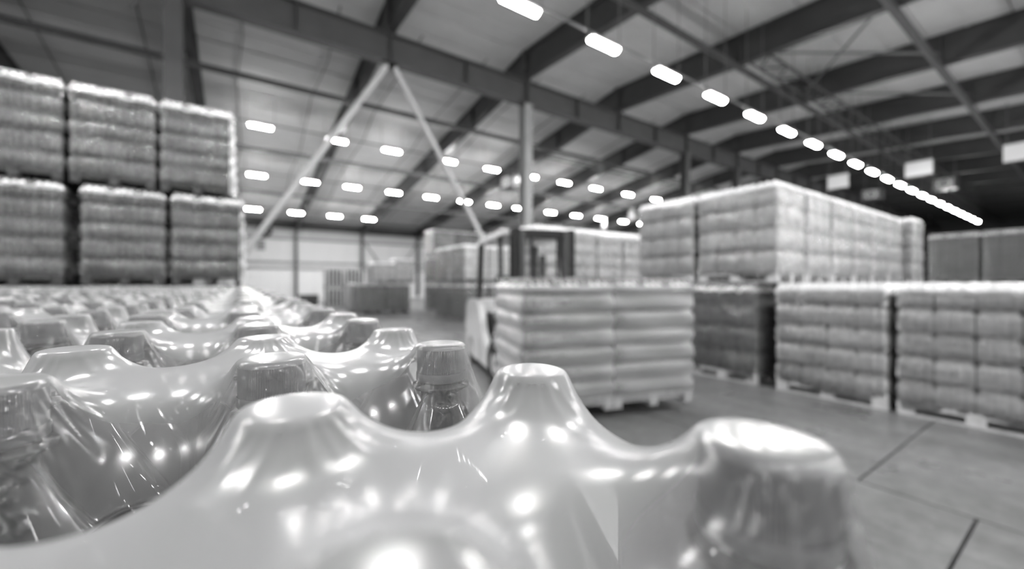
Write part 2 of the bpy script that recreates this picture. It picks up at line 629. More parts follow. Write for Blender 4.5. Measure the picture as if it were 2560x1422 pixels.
for k in range(-4, 11):  # unseen rows added behind the lens to light the camera-facing sides
    x = 3.5 * k + 1.2
    strip_light(x, -3.0, EYE + 6.2, 'added unseen strip light of the row behind the near pallets, %s along' % ordinal(k + 5), 'added strip lights behind the near pallets')
    strip_light(x, -10.5, EYE + 6.2, 'added unseen strip light of the outermost row behind the near pallets, %s along' % ordinal(k + 5), 'added strip lights behind the near pallets')
K_ = 10.5
rowa = [.9, 4.4, 7.4, 10.98, 14.2, 17.5, 20.7, 24.1, 28.0, 31.9, 35.3, 38.8, 42.2]
rowb = [.95, 3.96, 6.64, 9.6, 12.57, 15.5, 18.3, 21.0, 24.7, 28.0, 31.4, 35.0, 38.2]
rowc = [.93, 3.88, 6.8, 9.65]
for row, vv, hz, nm in ((rowa, 23.4, 7.69, 'upper'), (rowb, 29.9, 6.75, 'middle'), (rowc, 37.0, 5.70, 'lowest')):
    for i, x in enumerate(row):
        strip_light(x, vv, EYE + hz, 'strip light in the %s row on the far roof slope, %s from left' % (nm, ordinal(i + 1)),
                    'strip lights in the %s far row' % nm)
# row conduits
for vv, hz in ((23.4, 7.69), (29.9, 6.75), (37.0, 5.70)):
    obj('conduit', MB().bar((X0, vv, EYE + hz + .2), (60, vv, EYE + hz + .2), .05, .06).mesh('conduit', M['steel_mid']), ceil_far)
obj('conduit', MB().bar((X0, VL, EYE + .838 * VL + .2), (X1, VL, EYE + .838 * VL + .2), .04, .05).mesh('conduit', M['steel_mid']), ceil_near)

# ---------------------------------------------------------------- shrink-wrapped bottle packs close to the camera
SU, SV = .0900, .0925
CAPZ = EYE - .037               # top of the caps
BH = .318                       # bottle height

def solve_film(h, it, p=3.0, near=-.095, far=-.062, left=-.05, right=-.085, rc=.0150, droop=0.0, start=None):
    xs = np.arange(-.045, 2 * SU + .045 + h / 2, h)
    ys = np.arange(-.045, SV + .045 + h / 2, h)
    X, Y = np.meshgrid(xs, ys, indexing='ij')
    Z = np.full(X.shape, -.015) if start is None else start(X, Y)
    pin = np.zeros(X.shape, bool)
    for i in range(3):
        for j in range(2):
            pin |= (X - i * SU) ** 2 + (Y - j * SV) ** 2 < rc * rc
    Z[pin] = 0
    c2 = np.cos(PI * ys / SV) ** 2
    c2[(ys < 0) | (ys > SV)] = 1
    Z[0, :] = -.030 - .030 * c2
    Z[-1, :] = -.034 - .034 * c2
    Z[:, 0] = near
    Z[:, -1] = far - droop * np.clip(1 - xs / SU, 0, 1)
    free = ~pin[1:-1, 1:-1]
    for k in range(it):
        q = .25 * (Z[2:, 1:-1] + Z[:-2, 1:-1] + Z[1:-1, 2:] + Z[1:-1, :-2]) - p * h * h / 4
        Z[1:-1, 1:-1] = np.where(free, q, Z[1:-1, 1:-1])
    return xs, ys, Z

def bilerp(x, y):
    h = FX[1] - FX[0]
    i = np.clip((x - FX[0]) / h, 0, len(FX) - 1.001)
    j = np.clip((y - FY[0]) / h, 0, len(FY) - 1.001)
    a, b = i.astype(int), j.astype(int)
    fi, fj = i - a, j - b
    return (FZ[a, b] * (1 - fi) * (1 - fj) + FZ[a + 1, b] * fi * (1 - fj) + FZ[a, b + 1] * (1 - fi) * fj + FZ[a + 1, b + 1] * fi * fj)

def two_step(droop):
    global FX, FY, FZ
    FX, FY, FZ = solve_film(.0025, 2600, droop=droop)
    return solve_film(.00125, 1300, droop=droop, start=bilerp)
FZ1 = two_step(.075)[2]         # the nearest pack's film is drawn down at its left end
FX, FY, FZ0 = two_step(0.0)
FZ = FZ0

def field(X, Y, rc=.0150, ring=.0045):
    """film height with exact round rims on the caps"""
    Z = bilerp(X, Y)
    for i in range(3):
        for j in range(2):
            dx, dy = X - i * SU, Y - j * SV
            R = np.hypot(dx, dy)
            k = (rc + ring) / np.maximum(R, 1e-5)
            zr = bilerp(i * SU + dx * k, j * SV + dy * k)
            e = .5 * ((R - rc) + np.sqrt((R - rc) ** 2 + .0011 ** 2))
            zz = zr * np.log1p(e / rc) / np.log1p(ring / rc)
            Z = np.where(R < rc + ring, zz, Z)
    return Z

def sstep(a, b, x):
    t = np.clip((x - a) / (b - a), 0, 1)
    return t * t * (3 - 2 * t)

def film_arrays(h, pleats, seed, skirt=True, clear=.30):
    r_ = np.random.default_rng(seed)
    nx = int(round((2 * SU + .09) / h)) + 1
    ny = int(round((SV + .06) / h)) + 1
    xs = np.linspace(-.045, 2 * SU + .045, nx)
    t = np.linspace(0, 1, ny)
    s2 = np.sin(PI * xs / SU) ** 2
    e0 = -.038 + .018 * s2
    e1 = SV + .032 - .040 * s2
    X = np.repeat(xs[:, None], ny, 1)
    Y = e0[:, None] + (e1 - e0)[:, None] * t[None, :]
    Z = field(X, Y)
    # blunt dish on the cap tops and a fine pinched rim
    for i in range(3):
        for j in range(2):
            dx, dy = X - i * SU, Y - j * SV
            R = np.hypot(dx, dy)
            A = np.arctan2(dy, dx)
            n1, n2 = r_.integers(13, 19), r_.integers(25, 37)
            w = sstep(.0150, .0175, R) * (1 - sstep(.024, .036, R))
            front = np.clip(.35 - dy / .02, 0, 1) if j == 0 else np.clip(.12 - dy / .2, 0, .25)
            ph = r_.uniform(0, 6.28, 3)
            pl = (np.abs(np.sin(A * n1 / 2 + ph[0])) ** 3 * .6 + np.abs(np.sin(A * n2 / 2 + ph[1] + R * 40)) ** 4 * .5)
            Z = Z + pleats * w * front * pl * .0030 * (.6 + .4 * np.sin(A * 3 + ph[2]))
    # slight slackness
    Z = Z + pleats * .0006 * np.sin(X * 55 + seed) * np.sin(Y * 70 + 2 * seed)
    Z = Z + .0007
    haze = np.full(X.shape, .56)
    for i in range(3):
        haze -= clear * np.exp(-((X - i * SU) / .027) ** 2) * (1 - sstep(-.006, .014, Y))
    haze = np.maximum(haze, .45 * sstep(2 * SU + .014, 2 * SU + .03, X))
    cap_top = np.zeros_like(X)
    for i in range(3):
        for j in range(2):
            cap_top = np.maximum(cap_top, 1 - sstep(.0145, .0158, np.hypot(X - i * SU, Y - j * SV)))
    haze = np.maximum(haze, .42 * cap_top)
    # rolled free edges on the open ends
    X = np.concatenate([X[:, :1], X, X[:, -1:]], 1)
    Y = np.concatenate([Y[:, :1] + .0006, Y, Y[:, -1:] - .0006], 1)
    Z = np.concatenate([Z[:, :1] - .0016, Z, Z[:, -1:] - .0016], 1)
    haze = np.concatenate([np.full((nx, 1), .85), haze, np.full((nx, 1), .85)], 1)
    haze[:, 1] = np.maximum(haze[:, 1], .55)
    haze[:, -2] = .8
    if skirt:
        def ext(side):
            xs_, ys_, zs_, hs_ = [], [], [], []
            e = 0 if side < 0 else -1
            for dz in (.10, .20, .26):
                xs_.append(X[e] + side * .0005)
                ys_.append(Y[e])
                zs_.append(np.minimum(Z[e], -.05) - dz)
                hs_.append(np.full(Y.shape[1], .5))
            o = [np.array(q) for q in (xs_, ys_, zs_, hs_)]
            return [q[::-1] if side < 0 else q for q in o]
        l, r = ext(-1), ext(1)
        X, Y, Z, haze = [np.concatenate([l[k], q, r[k]], 0) for k, q in enumerate((X, Y, Z, haze))]
    return X, Y, Z, haze

def film_mesh(name, h, pleats, seed, mat, extra=None, clear=.30):
    X, Y, Z, H = film_arrays(h, pleats, seed, clear=clear)
    a, b = X.shape
    vs = np.stack([X, Y, Z], -1).reshape(-1, 3)
    idx = np.arange(a * b).reshape(a, b)
    fs = np.stack([idx[:-1, :-1], idx[1:, :-1], idx[1:, 1:], idx[:-1, 1:]], -1).reshape(-1, 4)
    me = bpy.data.meshes.new(name)
    V, F = vs.tolist(), fs.tolist()
    mi = [0] * len(F)
    hz = H.reshape(-1).tolist()
    if extra:
        o = len(V)
        V += extra.v
        F += [tuple(i + o for i in f) for f in extra.f]
        mi += [1 + k for k in extra.m]
        hz += [0.0] * len(extra.v)
    me.from_pydata(V, [], F)
    me.materials.append(mat)
    if extra:
        me.materials.append(M['far_bottle'])
        me.materials.append(M['cap'])
    me.polygons.foreach_set('material_index', mi)
    me.polygons.foreach_set('use_smooth', [True] * len(F))
    at = me.attributes.new('haze', 'FLOAT', 'POINT')
    at.data.foreach_set('value', hz)
    me.update()
    return me

# bottle and cap, origin at the top of the cap
BODY = [(.0100, -.0030), (.0118, -.0060), (.0118, -.0228), (.0122, -.0236), (.0172, -.0242), (.0172, -.0262), (.0124, -.0272), (.0122, -.0345),
        (.0136, -.0372), (.0185, -.0470), (.0262, -.0615), (.0345, -.0770), (.0405, -.0890), (.0432, -.0980), (.0440, -.1080),
        (.0440, -.1500), (.0425, -.1540), (.0425, -.2300), (.0440, -.2350), (.0440, -.2950), (.0400, -.3100), (.0300, -.3150)]
def cap_mb(n, rib, mi=0):
    c = MB()
    c.lathe([(.0118, -.0002), (.0132, -.0004), (.0143, -.0016), (.0145, -.0030)], n, mi=mi, cap0=False)
    c.lathe([(.0145, -.0030), (.0146, -.0168)], n, mi=mi, rib=rib, smooth=False)
    c.lathe([(.0148, -.0168), (.0150, -.0176), (.0150, -.0214), (.0146, -.0222), (.0120, -.0222)], n, mi=mi)
    c.lathe([(.0118, -.0002), (.0001, -.0002)], n, mi=mi, smooth=False)
    return c
bot_hi = MB().lathe(BODY, 56, cap1=True).mesh('bottle', M['bottle'])
cap_hi = cap_mb(180, .00035).mesh('cap', M['cap'])
LOWB = [BODY[i] for i in (2, 4, 5, 7, 8, 10, 12, 14, 19, 21)]
bot_mid = MB()
bot_mid.lathe(LOWB, 16, mi=0)
q_ = cap_mb(18, 0, 1)
bot_mid.add(q_.v, q_.f, 1, True)
bot_mid = bot_mid.mesh('bottle', [M['bottle'], M['cap']])
far_in = MB()
for i in range(3):
    for j in range(2):
        far_in.lathe([(.0118, -.022), (.0125, -.035), (.026, -.062), (.0435, -.10), (.0435, -.30)], 10, (i * SU, j * SV), 0)
        far_in.lathe([(.001, -.0002), (.0143, -.0008), (.0148, -.022)], 10, (i * SU, j * SV), 1)

FZ = FZ1
film_front = film_mesh('film', .0009, 1.0, 3, M['film'], clear=.46)
FZ = FZ0
film_hi = [film_mesh('film', .0010, 1.0, s_, M['film']) for s_ in (3, 5)]
film_md = [film_mesh('film', .0026, 1.0, s_, M['film']) for s_ in (11, 12)]
film_lo = film_mesh('bottle_pack', .0100, 0.0, 21, M['film'], far_in)

UX, VY = .104, .046             # cap next to the lens: last column, first row
PU, PV = .2705, .1860           # pack pitch
PAL_U, PAL_V = 4, 6             # packs across a pallet
GAP_U, GAP_V = .045, .05
def pack_u(i):                  # x of a pack's first bottle column, packs counted away from the aisle
    return UX - 2 * SU - i * PU - (i // PAL_U) * GAP_U
def pack_v(j):
    return VY + j * PV + (j // PAL_V) * GAP_V
n_pack = 0
jmax = 42
for j in range(jmax):
    for i in range(12):
        u, v = pack_u(i), pack_v(j)
        # only what the lens can take in, with a margin for a step aside
        if u + 3 * SU < -.56 * (v + .35) - .12:
            continue
        if u + SU > .3 or v > 8.2:
            continue
        n_pack += 1
        if n_pack > 298:
            continue
        jit = 0 if (i == 0 and j < 2) or (i == 1 and j == 1) else 1
        du, dv = random.uniform(-.003, .003) * jit, random.uniform(-.003, .003) * jit
        if i == 0 and jit:
            du += .006 * math.sin(j * 1.7)
        dz = random.uniform(-.003, .002) * jit * (1 if j > 2 else .3)
        rz = math.radians(random.uniform(-.9, .9)) * jit
        where = 'on the aisle edge' if i == 0 else '%s from the aisle edge' % ordinal(i + 1)
        label = 'shrink-wrapped pack of bottles %s, %s row from the lens' % (where, ordinal(j + 1))
        if v > 3.0:
            o = obj('bottle_pack', film_lo, None, (u + du, v + dv, CAPZ + dz), (0, 0, rz))
            tag(o, label, 'bottle pack', 'wrapped bottle packs on the near pallets')
            continue
        t = thing('bottle_pack', label, 'bottle pack', (u + du, v + dv, CAPZ + dz), rz, 'wrapped bottle packs on the near pallets')
        hi = v < .75
        f = obj('film', film_front if (i, j) == (0, 0) else (film_hi if hi else film_md)[(i + j) % 2], t)
        for a in range(3):
            for b in range(2):
                if hi:
                    bo = obj('bottle', bot_hi, t, (a * SU, b * SV, 0), (0, 0, random.uniform(0, 6)))
                    obj('cap', cap_hi, bo)
                else:
                    obj('bottle', bot_mid, t, (a * SU, b * SV, 0), (0, 0, random.uniform(0, 6)))

# ---------------------------------------------------------------- pallets and loads
def pack_mesh(nx, ny, p, h, mat, py=None):
    """shrink-wrapped block of nx by ny bottles: the film follows each bottle, sits on the caps"""
    pts = []                    # (centre x, centre y, dx, dy)
    py = py or p
    r = p / 2
    ry = py / 2
    def arc(cx, cy, a0, a1, n):
        for k in range(n):
            a = math.radians(a0 + (a1 - a0) * k / (n - 1))
            f = 1.36 if abs(math.cos(2 * a)) < .05 else 1.0      # film squares off the pack's corners
            pts.append((cx, cy, f * r * math.cos(a), f * ry * math.sin(a)))
    X = [(-(nx - 1) / 2 + i) * p for i in range(nx)]
    Y = [(-(ny - 1) / 2 + i) * py for i in range(ny)]
    for i in range(nx):
        arc(X[i], Y[0], 225 if i == 0 else 204, 336 if i < nx - 1 else 315, 5)
    for j in range(ny):
        arc(X[-1], Y[j], -45 if j == 0 else -66, 66 if j < ny - 1 else 45, 5)
    for i in reversed(range(nx)):
        arc(X[i], Y[-1], 45 if i == nx - 1 else 24, 156 if i > 0 else 135, 5)
    for j in reversed(range(ny)):
        arc(X[0], Y[j], 135 if j == ny - 1 else 114, 246 if j > 0 else 225, 5)
    lev = [(0, .92), (.04 * h, 1), (.30 * h, 1), (.34 * h, .96), (.56 * h, .96), (.60 * h, 1), (.68 * h, .97), (.80 * h, .74), (.92 * h, .50), (.955 * h, .40)]
    n = len(pts)
    vs, fs = [], []
    for z, s_ in lev:
        for cx, cy, dx, dy in pts:
            vs.append((cx + dx * s_, cy + dy * s_, z))
    for i in range(len(lev) - 1):
        for k in range(n):
            fs.append((i * n + k, i * n + (k + 1) % n, (i + 1) * n + (k + 1) % n, (i + 1) * n + k))
    mb = MB().add(vs, fs, 0, True)
    mb.add(vs[-n:], [tuple(range(n))], 0)
    for cx in X:
        for cy in Y:
            mb.lathe([(.26 * p, .95 * h), (.19 * p, .99 * h), (.10 * p, h)], 6, (cx, cy), cap1=True)
    return mb.mesh('bottle_pack', mat)

def pallet_parts(w, d, wood):
    """a four-way pallet 0.144 high, as (name, mesh, location) pieces"""
    out = []
    tb = MB().box((0, 0, 0), (w, .115, .022)).mesh('deck_board', wood)
    for k in range(7):
        out.append(('deck_board', tb, (0, -d / 2 + .0575 + k * (d - .115) / 6, .133)))
    st = MB().box((0, 0, 0), (.10, d, .022)).mesh('stringer_board', wood)
    bb = MB().box((0, 0, 0), (.10, d, .022)).mesh('bottom_board', wood)
    bl = MB().box((0, 0, 0), (.10, .145, .078)).mesh('block', wood)
    for a in (-1, 0, 1):
        x = a * (w / 2 - .05)
        out.append(('stringer_board', st, (x, 0, .111)))
        out.append(('bottom_board', bb, (x, 0, .011)))
        for b in (-1, 0, 1):
            out.append(('block', bl, (x, b * (d / 2 - .0725), .061)))
    return out
_pp = {}
def pallet(parent, w, d, z, wood='wood', split=True):
    key = (round(w, 3), round(d, 3), wood)
    if key not in _pp:
        parts = pallet_parts(w, d, M[wood])
        mb = MB()
        for nm, me, loc in parts:
            mb.add([tuple(Vector(v.co) + Vector(loc)) for v in me.vertices], [tuple(p.vertices) for p in me.polygons])
        # only the slab of the deck that carries everything stays as the parent mesh
        _pp[key] = (parts, mb.mesh('pallet', M[wood]))
    parts, joined = _pp[key]
    if not split:
        return obj('pallet', joined, parent, (0, 0, z))
    e = bpy.data.objects.new('pallet', None)
    COL.objects.link(e)
    e.parent = parent
    e.location = (0, 0, z)
    for nm, me, loc in parts:
        obj(nm, me, e, loc)
    return e

def wrap_mesh(w, d, h, seed, mat, amp=.012, lh=.3, z0=.084, rad=.05):
    """stretch film round a load: four walls with rounded corners, ruffled, folded in at the top"""
    r_ = random.Random(seed)
    per = []
    for cx, cy, a0 in ((w / 2 - rad, d / 2 - rad, 0), (-w / 2 + rad, d / 2 - rad, 90), (-w / 2 + rad, -d / 2 + rad, 180), (w / 2 - rad, -d / 2 + rad, 270)):
        for k in range(4):
            a = math.radians(a0 + 30 * k)
            per.append((cx + rad * math.cos(a), cy + rad * math.sin(a), math.cos(a), math.sin(a)))
        # points along the next side
        nx_, ny_ = {0: (-w / 2 + rad, d / 2), 90: (-w / 2, -d / 2 + rad), 180: (w / 2 - rad, -d / 2), 270: (w / 2, d / 2 - rad)}[a0]
        lx, ly = per[-1][0], per[-1][1]
        a = math.radians(a0 + 90)
        for k in range(1, 6):
            t = k / 6
            per.append((lx + (nx_ - lx) * t, ly + (ny_ - ly) * t, math.cos(a), math.sin(a)))
    n = len(per)
    rows = max(8, int(h / (lh / 6)))
    vs, fs = [], []
    ph = [r_.uniform(0, 6.28) for _ in range(6)]
    for i in range(rows + 1):
        z = h * i / rows
        for k, (x, y, nx_, ny_) in enumerate(per):
            t = max(0.0, (z - z0) / lh)
            t -= math.floor(t)
            belly = math.sin(PI * min(1.0, max(0.0, t * 1.1))) ** .5       # film bellies over each layer, pinches between
            o = 1.7 * amp * (belly - .6) + amp * .35 * math.sin(k * 1.1 + i * .5 + ph[2]) + amp * .25 * math.sin(i * 1.7 + ph[0]) + .006
            vs.append((x + nx_ * o, y + ny_ * o, z))
    for k, (x, y, nx_, ny_) in enumerate(per):
        vs.append((x - nx_ * .06, y - ny_ * .06, h + .006 + r_.uniform(-.004, .01)))
    for i in range(rows + 1):
        for k in range(n):
            fs.append((i * n + k, i * n + (k + 1) % n, (i + 1) * n + (k + 1) % n, (i + 1) * n + k))
    return MB().add(vs, fs, 0, True).mesh('stretch_film', mat)

def cover_mesh(w, d, kx, ky, seed):
    """milky film pulled over the top layer, whitened for the roof light on it: dips where two packs meet, scalloped hem"""
    key = (round(w, 3), round(d, 3), kx, ky, seed % 3)
    if key in _cov:
        return _cov[key]
    r_ = random.Random(seed)
    nu, nv = kx * 6, ky * 6
    vs, fs = [], []
    idx = {}
    def dip(a, b):
        fa, fb = abs(math.sin(PI * a / 6)) ** .4, abs(math.sin(PI * b / 6)) ** .4
        if b in (0, nv):
            fb = 1
        if a in (0, nu):
            fa = 1
        return .03 * (1 - fa) + .03 * (1 - fb)
    for a in range(nu + 1):
        for b in range(nv + 1):
            idx[a, b] = len(vs)
            vs.append(((-w / 2 + w * a / nu) * (1 - .13 / w), (-d / 2 + d * b / nv) * (1 - .13 / d), .122 - dip(a, b) + r_.uniform(-.006, .008)))
    for a in range(nu):
        for b in range(nv):
            fs.append((idx[a, b], idx[a + 1, b], idx[a + 1, b + 1], idx[a, b + 1]))
    per = [(a, 0) for a in range(nu)] + [(nu, b) for b in range(nv)] + [(a, nv) for a in range(nu, 0, -1)] + [(0, b) for b in range(nv, 0, -1)]
    n = len(per)
    prev = [idx[p] for p in per]
    for ins, z, jz in ((.045, .098, .004), (.0, .045, .006), (-.012, .0, .012)):
        cur = []
        for k, (a, b) in enumerate(per):
            x = (-w / 2 + w * a / nu) * (1 - 2 * ins / w)
            y = (-d / 2 + d * b / nv) * (1 - 2 * ins / d)
            g = dip(a, b)
            cur.append(len(vs))
            vs.append((x * (1 - g * .5), y * (1 - g * .5), z - g * .8 + r_.uniform(-jz, jz)))
        for k in range(n):
            q = (k + 1) % n
            fs.append((cur[k], cur[q], prev[q], prev[k]))
        prev = cur
    _cov[key] = MB().add(vs, fs, 0, True).mesh('top_cover', M['cover'])
    return _cov[key]
_cov = {}
_pk = {}
def load(label, x, y, z, w, d, layers, lh, kx, ky, nx, ny, mat, rz=0, group=None, wood='wood', split=False, wrap='stretch', amp=.012, sheets=True,
         skip_inner=True, seed=0, name='pallet_load', pal=True, top=True):
    t = thing(name, label, 'pallet load', (x, y, z), rz, group)
    zb = 0
    if pal:
        pallet(t, w, d, 0, wood, split)
        zb = .144
    key = (kx, ky, nx, ny, round(w, 3), round(d, 3), round(lh, 3), mat)
    if key not in _pk:
        _pk[key] = (pack_mesh(nx, ny, (w - .004) / kx / nx, lh - .004, M[mat], (d - .004) / ky / ny), MB().box((0, 0, .003), (w - .02, d - .02, .005)).mesh('layer_sheet', M['sheet']))
    pk, sh = _pk[key]
    for L in range(layers):
        zz = zb + L * lh
        if sheets:
            obj('layer_sheet', sh, t, (0, 0, zz))
        for a in range(kx):
            for b in range(ky):
                if skip_inner and 0 < a < kx - 1 and 0 < b < ky - 1 and L < layers - 1:
                    continue
                obj('bottle_pack', pk, t, (-w / 2 + (a + .5) * w / kx + random.uniform(-.006, .006), -d / 2 + (b + .5) * d / ky + random.uniform(-.004, .004), zz + .006),
                    (0, 0, math.radians(random.uniform(-.4, .4))))
    H = zb + layers * lh
    if wrap and top:
        obj('top_cover', cover_mesh(w + .01, d + .01, kx, ky, seed), t, (0, 0, H - .13))
    if wrap:
        HT = .15 if (wrap and top) else .06
        obj('stretch_film', wrap_mesh(w + .012, d + .012, H - HT, seed + int(x * 31 + y * 17), M[wrap], amp, lh, rad=.05 if wrap == 'stretch' else .02), t, (0, 0, .06))
    return t

# near pallets: lower layers beneath the packs in view
PW, PD = PAL_U * PU + .0, PAL_V * PV
lab_col = ['beside the aisle', 'one in from the aisle', 'two in from the aisle']
for jp in range(7):
    for ip in range(3):
        cx = UX + .045 - ip * (PAL_U * PU + GAP_U) - PW / 2
        cy = VY - .046 + jp * (PAL_V * PV + GAP_V) + PD / 2
        if cx + PW / 2 < -.6 * (cy + PD / 2) - .2:
            continue
        load('near pallet load %s, %s pallet from the lens, open on top' % (lab_col[ip], ordinal(jp + 1)), cx, cy, 0, PW, PD, 3, .333, 4, 6, 3, 2, 'pack_mid',
             group='near pallet loads under the packs', wrap=None, split=(jp == 0))

# tall left stack: tiers two and three on the block beside the aisle
LV = 8.60
tier2 = 1.480
CX = {1: (-.43, -1.48, -2.62, -3.70), 2: (-.43, -1.48, -2.62, -3.70), 3: (-.57, -1.595, -2.63, -3.68)}
for tier, zt in ((1, 0), (2, tier2), (3, tier2 + 1.535)):
    for k in range(4):
        for dpt in range(2):
            w, d = .95, 1.15
            cx = CX[tier][k]
            cy = LV + .6 + dpt * 1.28
            kk = ['right end', 'second from the right', 'third from the right', 'fourth from the right'][k]
            tn = {1: 'floor', 2: 'middle', 3: 'top'}[tier]
            lab = 'wrapped bottle pallet, tall left stack, %s tier, %s%s' % (tn, kk, ', rear' if dpt else '')
            H_ = (1.47, 1.53, 1.50)[tier - 1] - .004
            lt = load(lab, cx, cy, zt, w, d, 5, (H_ - .144) / 5, 3, 4, 4, 3, 'pack_mid', group='pallets of the tall left stack', wood='wood_dark',
                 rz=math.radians(random.uniform(-.5, .5)), wrap='stretch', amp=.022, seed=k * 7 + tier, top=(dpt == 0 or tier == 3) and tier > 1)
            if k == 0 and dpt == 0 and tier > 1:
                # the end of the wrap has come loose and hangs off the corner
                vs, fs = [], []
                rw = 26
                for i in range(rw + 1):
                    z = .05 + (H_ - .07) * i / rw
                    fl_ = .5 + .5 * (1 - i / rw)
                    for q in range(5):
                        b_ = .022 * math.sin(i * 1.9 + q) + .014 * math.sin(i * 3.1)
                        vs.append((w / 2 - .03 + (.035 * q) * fl_ * .75 + b_ * (q / 4), -d / 2 - .035 + .05 * q + .01 * math.sin(i * 2.3), z))
                for i in range(rw):
                    for q in range(4):
                        fs.append((i * 5 + q, i * 5 + q + 1, (i + 1) * 5 + q + 1, (i + 1) * 5 + q))
                obj('loose_film', MB().add(vs, fs, 0, True).mesh('loose_film', M['cover']), lt)

# right of the aisle: front row on the floor
RU = 6.30
rows_r = [(2.90, 1.05, 'pack_dark', 'dark bottle pallet left of the gap in the front row, under the upper block', 4),
          (1.44, 1.22, 'pack_pale', 'pale bottle pallet at the corner of the front row right of aisle', 5),
          (.15, 1.24, 'pack_pale', 'pale bottle pallet second from the corner, right of aisle', 5),
          (-1.14, 1.22, 'pack_pale', 'pale bottle pallet third from the corner, right of aisle', 5),
          (-2.42, 1.22, 'pack_pale', 'pale bottle pallet fourth from the corner, right of aisle', 5)]
for y0, d, mt, lab, ly in rows_r:
    load(lab, RU + .5, y0 + d / 2, 0, .97, d - .03, ly, (1.505 - .144) / ly, 3, 4, 3 if ly == 5 else 4, 3 if ly == 5 else 3, mt, group='front row right of the aisle',
         wood='wood_pale', split=True, wrap='stretch', amp=.014, seed=int(y0 * 10))
load('dark bottle pallet second from the gap, beneath the upper block', RU + .5, 4.02 + .6, 0, .97, 1.12, 4, (1.505 - .144) / 4, 3, 4, 4, 3, 'pack_dark',
     group='front row right of the aisle', wood='wood_pale', wrap='stretch', seed=5)
load('pale bottle pallet of the second row, hidden below flat tops', RU + 1.55, 2.05, 0, 1.0, 1.22, 5, (1.505 - .144) / 5, 3, 4, 3, 3, 'pack_pale',
     group='second row right of the aisle', wrap=None)
load('pale bottle pallet of the second row beside the frame edge', RU + 1.55, .77, 0, 1.0, 1.22, 5, (1.505 - .144) / 5, 3, 4, 3, 3, 'pack_pale',
     group='second row right of the aisle', wrap=None)
# support loads under the upper block
for k in range(1, 8):
    load('lower pallet under the upper right block, %s along its side' % ordinal(k + 1), RU + .5 + k * 1.04, 3.25, 0, .97, 1.18, 5, (1.505 - .144) / 5, 3, 4, 3, 3, 'pack_pale',
         group='pallets under the upper right block', wrap=None)
# upper block
for k in range(6):
    load('wrapped upper pallet of the right block, %s along its long side' % ('at the corner' if k == 0 else ordinal(k + 1)), RU + .50 + k * 1.035, 3.22, 1.515, .97, 1.18,
         4, (1.46 - .144) / 4, 3, 4, 3, 3, 'pack_white', group='upper pallets of the right block', wood='wood_pale', split=(k == 0), amp=.012, seed=k)
load('wrapped upper pallet of the right block, second along the aisle', RU + .50, 4.46, 1.515, .97, 1.10, 4, (1.46 - .144) / 4, 3, 4, 3, 3, 'pack_white',
     group='upper pallets of the right block', wood='wood_pale', amp=.012, seed=9)
load('narrow wrapped upper pallet standing past the right block end', 13.2, 3.05, 1.515, .85, 1.1, 4, (1.50 - .144) / 4, 3, 4, 3, 3, 'pack_white',
     group='upper pallets of the right block', wood='wood_pale', amp=.012, seed=4)

# block across the aisle end, behind the truck load
for k in range(4):
    for tier in (1, 2):
        load('pale pallet behind the moving load, %s tier, %s from left' % ('upper' if tier == 2 else 'floor', ordinal(k + 1)),
             6.45 + k * 1.05, 8.35, (tier - 1) * 1.468, .98, 1.2, 4, (1.46 - .144) / 4, 3, 4, 3, 3, 'pack_white' if tier == 2 else 'pack_pale',
             group='block behind the moving load', amp=.012, seed=k)

# mid-distance blocks
for k in range(2):
    for dp in range(2):
        for tier in (1, 2):
            load('%s-tier pallet in the block left of the truck, %s %s' % ('upper' if tier == 2 else 'floor', 'front' if dp == 0 else 'rear', 'left corner' if k == 0 else 'right'),
                 7.6 + k * 1.08, 14.35 - .05 + dp * 1.45, (tier - 1) * 1.50, 1.0, 1.3, 5, 1.35 / 5, 3, 4, 3, 3, 'pack_pale' if tier == 2 else 'pack_grey',
                 group='block left of the truck', seed=k)
for k in range(3):
    for tier in (1, 2, 3):
        load('three-high block by the brace foot: pallet, %s tier, %s from left' % (['floor', 'middle', 'top'][tier - 1], ordinal(k + 1)),
             9.2 + k * 1.26, 20.75, (tier - 1) * 1.47, 1.2, 1.3, 4, 1.32 / 4, 3, 3, 3, 3, 'pack_mid' if tier == 3 else 'pack_grey',
             group='three-high block by the brace foot', wrap='stretch_milky' if tier == 3 and k == 0 else 'stretch', seed=k)
for k in range(2):
    load('dark grey pallet on the floor in the low block, %s' % ('left one' if k == 0 else 'right one'), 5.53 + k * 1.3, 21.1, 0, 1.22, 1.2, 5, 1.36 / 5, 3, 3, 3, 3, 'pack_grey',
         group='low block in the distance', seed=k)
load('white wrapped pallet at the left flank of the low block', 5.5, 22.55, 0, 1.25, 1.3, 4, 1.36 / 4, 3, 3, 3, 3, 'pack_white', group='low block in the distance', wrap='stretch_milky')
load('pale wrapped upper pallet on the low block, lower one', 6.1, 21.1, 1.515, 1.15, 1.2, 3, .30, 3, 3, 3, 3, 'pack_white', group='low block in the distance', wrap='stretch_milky')
load('pale wrapped upper pallet on the low block, taller one', 7.25, 21.3, 1.515, .95, 1.2, 4, .28, 3, 3, 3, 3, 'pack_white', group='low block in the distance', wrap='stretch_milky')

# grey stacks across the far aisle
for k in range(4):
    y0 = 3.1 - [0, 1.05, 2.42, 3.62][k] - [1.0, 1.05, 1.15, 1.15][k]
    dd = [1.0, 1.02, 1.15, 1.15][k]
    for tier in (1, 2):
        load('dark grey wrapped stack across the aisle, %s tier, %s from left' % (['floor', 'upper'][tier - 1], ordinal(k + 1)), 18.1, y0 + dd / 2, (tier - 1) * 1.5,
             1.1, dd, 8, 1.35 / 8, 3, 3, 4, 4, 'pack_grey', group='grey stacks across the far aisle', seed=k, amp=.006)

